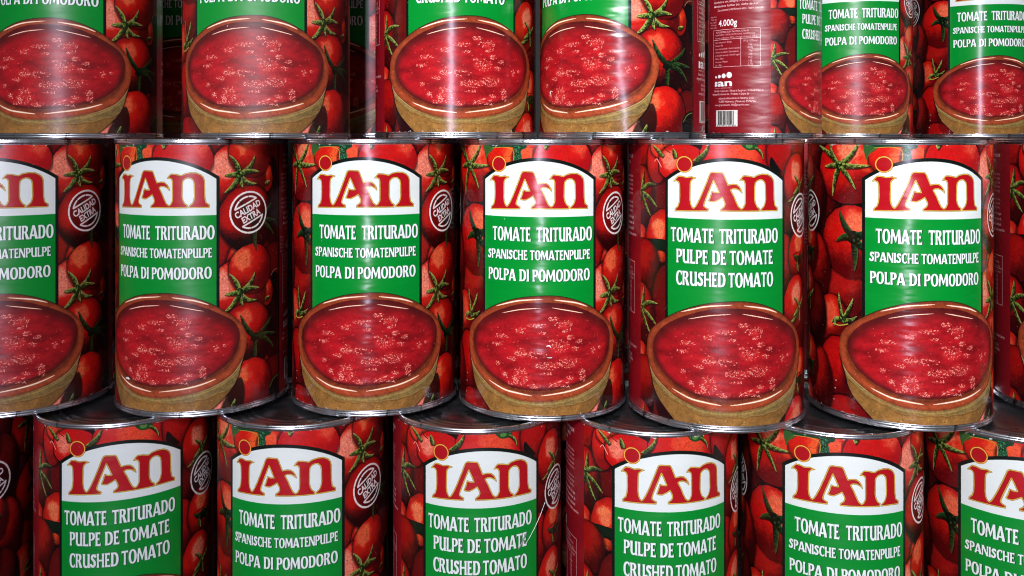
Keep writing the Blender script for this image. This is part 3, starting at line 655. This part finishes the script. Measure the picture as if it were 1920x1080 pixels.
# ------------------------------------------------------------------ materials
def new_mat(name):
    m = bpy.data.materials.new(name); m.use_nodes = True
    nt = m.node_tree
    return m, nt, nt.nodes, nt.links, nt.nodes['Principled BSDF']
def mat_paper():
    m, nt, N, L, P = new_mat('printed_paper')
    tex = N.new('ShaderNodeTexImage'); tex.image = label_img; tex.interpolation = 'Cubic'
    uv = N.new('ShaderNodeUVMap'); uv.uv_map = 'UVMap'
    L.new(uv.outputs[0], tex.inputs[0]); 
    # each sheet is faded a little differently, and its ink is rubbed where it meets the seams
    af = N.new('ShaderNodeAttribute'); af.attribute_type = 'OBJECT'; af.attribute_name = 'ink'
    hs = N.new('ShaderNodeHueSaturation'); L.new(tex.outputs[0], hs.inputs['Color']); L.new(af.outputs['Fac'], hs.inputs['Value']); hs.inputs['Saturation'].default_value = 1.0
    sp = N.new('ShaderNodeSeparateXYZ'); L.new(uv.outputs[0], sp.inputs[0])
    m1 = N.new('ShaderNodeMath'); m1.operation = 'SUBTRACT'; m1.inputs[1].default_value = .5; L.new(sp.outputs['Y'], m1.inputs[0])
    m2 = N.new('ShaderNodeMath'); m2.operation = 'ABSOLUTE'; L.new(m1.outputs[0], m2.inputs[0])
    mr = N.new('ShaderNodeMapRange'); mr.inputs['From Min'].default_value = .488; mr.inputs['From Max'].default_value = .5
    mr.inputs['To Min'].default_value = 0; mr.inputs['To Max'].default_value = .16; L.new(m2.outputs[0], mr.inputs[0])
    tc = N.new('ShaderNodeTexCoord'); wn = N.new('ShaderNodeTexNoise'); wn.noise_dimensions = '4D'; wn.inputs['Scale'].default_value = 260; wn.inputs['Detail'].default_value = 4
    oj = N.new('ShaderNodeObjectInfo'); w5 = N.new('ShaderNodeMath'); w5.operation = 'MULTIPLY'; w5.inputs[1].default_value = 40; L.new(oj.outputs['Random'], w5.inputs[0]); L.new(w5.outputs[0], wn.inputs['W'])
    L.new(tc.outputs['Object'], wn.inputs['Vector'])
    sm = N.new('ShaderNodeMath'); sm.operation = 'ADD'; L.new(mr.outputs[0], sm.inputs[0]); L.new(wn.outputs[0], sm.inputs[1])
    th = N.new('ShaderNodeMapRange'); th.inputs['From Min'].default_value = .74; th.inputs['From Max'].default_value = .82; L.new(sm.outputs[0], th.inputs[0])
    mx = N.new('ShaderNodeMix'); mx.data_type = 'RGBA'; L.new(th.outputs[0], mx.inputs['Factor']); L.new(hs.outputs[0], mx.inputs[6]); mx.inputs[7].default_value = (.62, .56, .52, 1)
    L.new(mx.outputs[2], P.inputs['Base Color'])
    oi = N.new('ShaderNodeObjectInfo')
    mp = N.new('ShaderNodeMapping'); mp.inputs['Scale'].default_value = (10, 17, 1)
    cmb = N.new('ShaderNodeCombineXYZ')
    mul = N.new('ShaderNodeMath'); mul.operation = 'MULTIPLY'; mul.inputs[1].default_value = 61.7
    L.new(oi.outputs['Random'], mul.inputs[0]); L.new(mul.outputs[0], cmb.inputs[0]); L.new(mul.outputs[0], cmb.inputs[1])
    L.new(uv.outputs[0], mp.inputs['Vector']); L.new(cmb.outputs[0], mp.inputs['Location'])
    nz = N.new('ShaderNodeTexNoise'); nz.inputs['Scale'].default_value = 1.0; nz.inputs['Detail'].default_value = 2.0; nz.inputs['Roughness'].default_value = .5
    L.new(mp.outputs[0], nz.inputs['Vector'])
    mp2 = N.new('ShaderNodeMapping'); mp2.inputs['Scale'].default_value = (7, 55, 1)
    L.new(uv.outputs[0], mp2.inputs['Vector']); L.new(cmb.outputs[0], mp2.inputs['Location'])
    nz2 = N.new('ShaderNodeTexNoise'); nz2.inputs['Scale'].default_value = 1.0; nz2.inputs['Detail'].default_value = 2.0
    L.new(mp2.outputs[0], nz2.inputs['Vector'])
    add = N.new('ShaderNodeMath'); add.operation = 'MULTIPLY_ADD'; add.inputs[1].default_value = .05
    L.new(nz2.outputs[0], add.inputs[0]); L.new(nz.outputs[0], add.inputs[2])
    mp3 = N.new('ShaderNodeMapping'); mp3.inputs['Scale'].default_value = (12, 5, 1)
    L.new(uv.outputs[0], mp3.inputs['Vector']); L.new(cmb.outputs[0], mp3.inputs['Location'])
    nz3 = N.new('ShaderNodeTexNoise'); nz3.inputs['Scale'].default_value = 1.0; nz3.inputs['Detail'].default_value = 1.0
    L.new(mp3.outputs[0], nz3.inputs['Vector'])
    ad2 = N.new('ShaderNodeMath'); ad2.operation = 'MULTIPLY_ADD'; ad2.inputs[1].default_value = 1.1
    L.new(nz3.outputs[0], ad2.inputs[0]); L.new(add.outputs[0], ad2.inputs[2]); add = ad2
    bp = N.new('ShaderNodeBump'); bp.inputs['Strength'].default_value = 1.0; bp.inputs['Distance'].default_value = .001
    L.new(add.outputs[0], bp.inputs['Height']); L.new(bp.outputs[0], P.inputs['Normal'])
    at = N.new('ShaderNodeAttribute'); at.attribute_type = 'OBJECT'; at.attribute_name = 'gloss_rough'
    L.new(at.outputs['Fac'], P.inputs['Roughness'])
    aw = N.new('ShaderNodeAttribute'); aw.attribute_type = 'OBJECT'; aw.attribute_name = 'wrinkle'
    L.new(aw.outputs['Fac'], bp.inputs['Strength'])
    P.inputs['Specular IOR Level'].default_value = .5
    return m
def mat_tin(name, col, rough, bump=.0002, scale=60):
    m, nt, N, L, P = new_mat(name)
    tc = N.new('ShaderNodeTexCoord')
    nz = N.new('ShaderNodeTexNoise'); nz.inputs['Scale'].default_value = scale; nz.inputs['Detail'].default_value = 4
    L.new(tc.outputs['Object'], nz.inputs['Vector'])
    rmp = N.new('ShaderNodeMapRange'); rmp.inputs['To Min'].default_value = rough * .7; rmp.inputs['To Max'].default_value = rough * 1.5
    L.new(nz.outputs[0], rmp.inputs[0]); L.new(rmp.outputs[0], P.inputs['Roughness'])
    mp = N.new('ShaderNodeMapping'); mp.inputs['Scale'].default_value = (1, 1, .35)
    L.new(tc.outputs['Object'], mp.inputs[0])
    n2 = N.new('ShaderNodeTexNoise'); n2.inputs['Scale'].default_value = 120; n2.inputs['Detail'].default_value = 5
    L.new(mp.outputs[0], n2.inputs['Vector'])
    cr = N.new('ShaderNodeValToRGB')
    cr.color_ramp.elements[0].position = .32 if scale == 60 else .2; cr.color_ramp.elements[0].color = (col[0] * .12, col[1] * .12, col[2] * .12, 1)
    cr.color_ramp.elements[1].position = .42; cr.color_ramp.elements[1].color = (*col, 1)
    L.new(n2.outputs[0], cr.inputs[0]); L.new(cr.outputs[0], P.inputs['Base Color'])
    bp = N.new('ShaderNodeBump'); bp.inputs['Distance'].default_value = bump; bp.inputs['Strength'].default_value = .6
    L.new(nz.outputs[0], bp.inputs['Height']); L.new(bp.outputs[0], P.inputs['Normal'])
    P.inputs['Metallic'].default_value = 1.0
    return m
def mat_plain(name, col, rough=.8):
    m, nt, N, L, P = new_mat(name)
    nz = N.new('ShaderNodeTexNoise'); nz.inputs['Scale'].default_value = 14; nz.inputs['Detail'].default_value = 5
    cr = N.new('ShaderNodeValToRGB')
    cr.color_ramp.elements[0].color = (*[q * .7 for q in col], 1); cr.color_ramp.elements[1].color = (*col, 1)
    L.new(nz.outputs[0], cr.inputs[0]); L.new(cr.outputs[0], P.inputs['Base Color'])
    P.inputs['Roughness'].default_value = rough
    return m
PAPER = mat_paper()
TIN = mat_tin('seam_tin', (.76, .79, .84), .27)
LIDM = mat_tin('lid_tin', (.42, .43, .45), .30, scale=61)
BODYM = mat_tin('body_tin', (.62, .64, .67), .3)
WHITEP = mat_plain('torn_paper_core', (.82, .84, .82), .7)
FLOORM = mat_plain('floor_concrete', (.16, .15, .14))
WALLM = mat_plain('dark_wall', (.03, .03, .032))

# ------------------------------------------------------------------ one can, in metres; base centre at its origin
H = .241
RB = .0766                                       # tin body
RL = .0770                                       # paper
SEG = 144
def lathe(name, prof, mat, closed=False, seg=SEG, flat=()):
    vs_, fs = [], []
    n = len(prof)
    for i in range(seg):
        a = 2 * math.pi * i / seg
        for r, z in prof: vs_.append((r * math.sin(a), -r * math.cos(a), z))
    for i in range(seg):
        j = (i + 1) % seg
        for k in range(n if closed else n - 1):
            l = (k + 1) % n
            fs.append((i * n + k, j * n + k, j * n + l, i * n + l))
    if not closed:
        for k in (0, n - 1):
            if prof[k][0] < 1e-6: pass
    me = bpy.data.meshes.new(name); me.from_pydata(vs_, [], fs); me.materials.append(mat)
    bm = bmesh.new(); bm.from_mesh(me); bmesh.ops.remove_doubles(bm, verts=bm.verts, dist=1e-6); bmesh.ops.recalc_face_normals(bm, faces=bm.faces); bm.to_mesh(me); bm.free()
    for p in me.polygons: p.use_smooth = True
    return me
def ring_prof(z0, z1, ro, ri):
    """rolled double seam: rounded top and bottom, a faint crease round the middle"""
    out = []; h = z1 - z0; t = (ro - ri)
    rr = t / 2
    for k in range(7):
        a = math.pi * k / 6
        out.append((ri + rr + rr * math.cos(a), z1 - rr + rr * math.sin(a)))
    for k in range(7):
        a = math.pi + math.pi * k / 6
        out.append((ri + rr + rr * math.cos(a), z0 + rr + rr * math.sin(a)))
    out += [(ro, z0 + h * .34), (ro - .00035, z0 + h * .44), (ro - .00035, z0 + h * .52), (ro, z0 + h * .62)]
    return out
ME_BODY = lathe('tin_body', [(RB, .0030), (RB, .0052), (RB - .0004, .0062), (RB, .0075), (RB, H - .0075), (RB - .0004, H - .0062), (RB, H - .0052), (RB, H - .0030)], BODYM)
ME_TOP = lathe('top_rim', ring_prof(H - .0044, H, .0779, .0752), TIN, closed=True)
ME_BOT = lathe('bottom_rim', ring_prof(0, .0050, .0779, .0752), TIN, closed=True)
def lid_prof(z, sgn):
    pr = [(.0753, z)]
    pr += [(.0748, z - sgn * .0042), (.0738, z - sgn * .0050), (.0725, z - sgn * .0050)]
    for r in (.066, .060, .054, .048):
        for q in range(9):
            f = q / 8; pr.append((r + .0026 - .0052 * f, z - sgn * (.0050 - .0011 * math.sin(f * math.pi) ** 2)))
    pr += [(.038, z - sgn * .0050), (.037, z - sgn * .0044), (.02, z - sgn * .0044), (0, z - sgn * .0044)]
    return pr
ME_LID = lathe('lid', lid_prof(H - .0012, 1), LIDM)
ME_BASE = lathe('base_panel', lid_prof(.0012, -1), LIDM)
def label_mesh():
    zb, zt = .0056, H - .0050
    n = 160; ov = 3.2                               # the sheet overlaps itself by a few degrees
    vs_, fs, uv = [], [], []
    rows_ = 10
    for i in range(n + 1):
        a = (360 + ov) * i / n
        lift = max(0, (a - 360 + 4) / (ov + 4)) if a > 356 else 0
        r = RL + .00028 * min(1, lift * 1.6)
        ang = RAD(85 + a)
        for k in range(rows_ + 1):
            z = zb + (zt - zb) * k / rows_
            vs_.append((r * math.sin(ang), -r * math.cos(ang), z)); uv.append((a / 360 if a <= 360 else 1 - 1e-4, k / rows_))
    # the seam edge: drop to the sheet below
    for k in range(rows_ + 1):
        z = zb + (zt - zb) * k / rows_; ang = RAD(85 + 360 + ov)
        vs_.append(((RL + .00001) * math.sin(ang), -(RL + .00001) * math.cos(ang), z)); uv.append((1 - 1e-4, k / rows_))
    m = rows_ + 1
    for i in range(n + 1):
        for k in range(rows_):
            fs.append((i * m + k, (i + 1) * m + k, (i + 1) * m + k + 1, i * m + k + 1))
    me = bpy.data.meshes.new('paper_label'); me.from_pydata(vs_, [], fs); me.materials.append(PAPER)
    lay = me.uv_layers.new(name='UVMap')
    for lp in me.loops: lay.data[lp.index].uv = uv[lp.vertex_index]
    for p in me.polygons: p.use_smooth = True
    return me
ME_LABEL = label_mesh()

def empty(name, loc, rz, label, cat, group):
    o = bpy.data.objects.new(name, None); COL.objects.link(o)
    o.location = loc; o.rotation_euler = (0, 0, rz)
    o.empty_display_size = .05
    o['label'] = label; o['category'] = cat
    if group: o['group'] = group
    return o
def child(name, me, parent):
    o = bpy.data.objects.new(name, me); COL.objects.link(o); o.parent = parent
    return o
def can(x, y, z, face, label, group):
    """face = heading of the first printed face, degrees from straight ahead, positive to the right"""
    t = empty('tomato_can', (x / 1000, y / 1000, z / 1000), RAD(face), label, 'can', group)
    child('tin_body', ME_BODY, t); pl = child('paper_label', ME_LABEL, t)
    vr = random.Random(int(x * 3 + z * 7)); pl['ink'] = vr.uniform(.93, 1.04); pl.location.z = vr.uniform(-.0005, .0005)
    pl['gloss_rough'], pl['wrinkle'] = WEAR.get((round(x), round(z)), (.34, .6))
    child('top_rim', ME_TOP, t); child('bottom_rim', ME_BOT, t)
    child('lid', ME_LID, t); child('base_panel', ME_BASE, t)
    return t
WEAR = {(-423, -2): (.34, .6), (-233, -2): (.46, .5), (-54, -2): (.19, .7), (103, -2): (.22, 1.7), (316, -2): (.38, 1.6), (462, -2): (.3, .5), (640, -2): (.18, .3),
        (-292, -243): (.34, .6), (-130, -243): (.2, .95), (28, -243): (.2, 1.0), (184, -243): (.28, .7), (350, -243): (.22, 1.3)}
BF = -211.5                                      # turn that brings the second face to the front
ZT = -2.4
G_T, G_M, G_B = 'cans in the top row', 'cans in the middle row', 'cans in the bottom row'
ROWS = [
 (ZT, G_T, [
  (-423.1, 850.3, 4.5, 'can at the left end of the top row, its bowl picture cut by the edge'),
  (-233.4, 835.0, 1.8, 'top row can between the two dark gaps, green panel ending POLPA DI POMODORO'),
  (-53.9, 842.7, 8 + BF, 'top row can reading CRUSHED TOMATO with a bright vertical glare streak'),
  (103.2, 823.3, -40.5, 'top row can with wrinkled label turned left, red strip at its right edge'),
  (315.9, 1120.0, 57.5 + BF, 'can set back in the top row showing 4.000g, nutrition table and barcode'),
  (462, 1190, -10.5, 'small looking can set far back, half hidden by the can with the barcode'),
  (640, 1215, -9.6, 'set back can ending the top row at right, bright white glare streak')]),
 (ZT - 241, G_M, [
  (-462.0, 825.0, 10.5, 'leftmost can of the middle row, only the last wordmark letter and its stamp showing'),
  (-292.3, 829.3, -10.8, 'middle row can whose dark red seam strip runs down its right edge beside black gap'),
  (-130.0, 832.0, 1.0, 'middle row can right of the seam strip, glare bands down its bowl picture'),
  (28.5, 820.0, -4.7, 'middle row can with a tiny white nick in the middle of its bowl picture'),
  (183.5, 790.9, -5.2 + BF, 'middle row can reading PULPE DE TOMATE and CRUSHED TOMATO'),
  (350.2, 794.4, -4.7, 'middle row can with two big tomatoes left of its panel and creased wordmark'),
  (531, 806, 128, 'middle row can cut by the right edge, showing red strip of small print')]),
 (ZT - 482, G_B, [
  (-530, 815, 0 + BF, 'dark can in the bottom left corner, only its right side and stamp showing'),
  (-358.5, 814.0, 20 + BF, 'shaded bottom row can reading PULPE DE TOMATE, its text rising to the right'),
  (-192.8, 811.3, -.3, 'bottom row can reading SPANISCHE TOMATENPULPE with whole round stamp on its right'),
  (-31.7, 803, 5.3 + BF, 'bottom row can with a pale scratch and a tear in the word TOMATE'),
  (126.2, 794.4, 6.0 + BF, 'bottom row can right of the scratched one, reading PULPE DE TOMATE on an intact label'),
  (286.9, 789.1, -9.5, 'bottom row can fifth from left showing two dark tomatoes left of its panel'),
  (447, 774, -24, 'can in the bottom right corner with its panel cut by the edge')]),
 (ZT, 'dark cans behind the top row', [
  (-352, 1000, 1, 'dark can standing behind the first gap from the left in the top row'),
  (-158, 1003, -35, 'dark can standing behind the gap left of the CRUSHED TOMATO can in the top row')]),
]
CANS = {}
for z, grp, lst in ROWS:
    for i, (x, y, face, lab) in enumerate(lst):
        CANS[(grp, i)] = can(x, y, z, face, lab, grp)
# the second layer that carries the set-back cans; it stands in the dark behind the middle and bottom rows
HID = [(-500, 1062), (-340, 1000), (-165, 1000), (-2, 992), (160, 980), (322, 1120), (472, 1198), (662, 1228), (330, 960)]
for lv, nm in ((1, 'middle'), (2, 'bottom')):
    for i, (x, y) in enumerate(HID):
        can(x, y, ZT - 241 * lv, -117, 'tomato can hidden in the dark layer behind the %s row' % nm, 'cans hidden behind the %s row' % nm)

# ------------------------------------------------------------------ nicks and a tear in the paper
def on_can(a, h, lift=.00022):
    """point on the paper at a degrees from the first face (the can's own heading) and h mm below the label top"""
    r = RL + lift; z = H - .005 - h / 1000
    return (r * math.sin(RAD(a)), -r * math.cos(RAD(a)), z)
def strip_mesh(name, pts, width, mat):
    """thin curled sliver following a path on the paper: two sides and a raised ridge"""
    vs_, fs = [], []
    n = len(pts)
    for i, (a, h) in enumerate(pts):
        f = i / (n - 1); w = width * (math.sin(f * math.pi) ** .5 * .8 + .2) / 2
        a0, h0 = pts[max(0, i - 1)]; a1, h1 = pts[min(n - 1, i + 1)]
        da, dh = (a1 - a0) * K, h1 - h0; l = math.hypot(da, dh) or 1
        na, nh = -dh / l, da / l
        vs_.append(on_can(a + na * w / K, h + nh * w, .00006)); vs_.append(on_can(a, h, .00045)); vs_.append(on_can(a - na * w / K, h - nh * w, .00006))
    for i in range(n - 1):
        for k in range(2): fs.append((i * 3 + k, i * 3 + k + 1, i * 3 + 4 + k, i * 3 + 3 + k))
    me = bpy.data.meshes.new(name); me.from_pydata(vs_, [], fs); me.materials.append(mat)
    return me
t = CANS[(G_B, 3)]
b0 = 211.5
def bez(p0, p1, p2, n=14):
    return [tuple((1 - f) ** 2 * np.array(p0) + 2 * f * (1 - f) * np.array(p1) + f * f * np.array(p2)) for f in [i / n for i in range(n + 1)]]
child('scratch', strip_mesh('scratch', bez((b0 + 46, 68), (b0 + 37, 86), (b0 + 28, 98)), .36, WHITEP), t)
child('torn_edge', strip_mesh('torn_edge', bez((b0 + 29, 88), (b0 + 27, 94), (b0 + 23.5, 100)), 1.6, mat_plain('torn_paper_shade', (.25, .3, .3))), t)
t = CANS[(G_M, 3)]
child('nick', strip_mesh('nick', bez((5.0, 172), (7.2, 170), (8.2, 173)), 1.3, WHITEP), t)
child('nick', strip_mesh('nick', bez((5.5, 181), (8, 182), (9, 181)), .8, WHITEP), t)
t = CANS[(G_M, 1)]
child('nick', strip_mesh('nick', bez((-27.5, 206), (-25, 204.5), (-23, 206)), 2.0, WHITEP), t)
t = CANS[(G_T, 3)]
child('nick', strip_mesh('nick', bez((-22, 196), (-24, 192), (-19, 194)), 1.0, WHITEP), t)

# ------------------------------------------------------------------ the floor and the dark behind
def slab(name, x0, x1, y0, y1, z0, z1, mat):
    bm = bmesh.new(); bmesh.ops.create_cube(bm, size=1)
    for v in bm.verts: v.co = ((x0 + x1) / 2 + v.co.x * (x1 - x0), (y0 + y1) / 2 + v.co.y * (y1 - y0), (z0 + z1) / 2 + v.co.z * (z1 - z0))
    bmesh.ops.bevel(bm, geom=bm.edges[:], offset=.004, segments=2, affect='EDGES')
    me = bpy.data.meshes.new(name); bm.to_mesh(me); bm.free(); me.materials.append(mat)
    o = bpy.data.objects.new(name, me); COL.objects.link(o); o['kind'] = 'structure'
    return o
zf = (ZT - 482) / 1000
slab('floor', -3, 3, -1.2, 2.0, zf - .1, zf, FLOORM)
slab('wall', -3, 3, 1.62, 1.72, zf + .001, 1.6, WALLM)
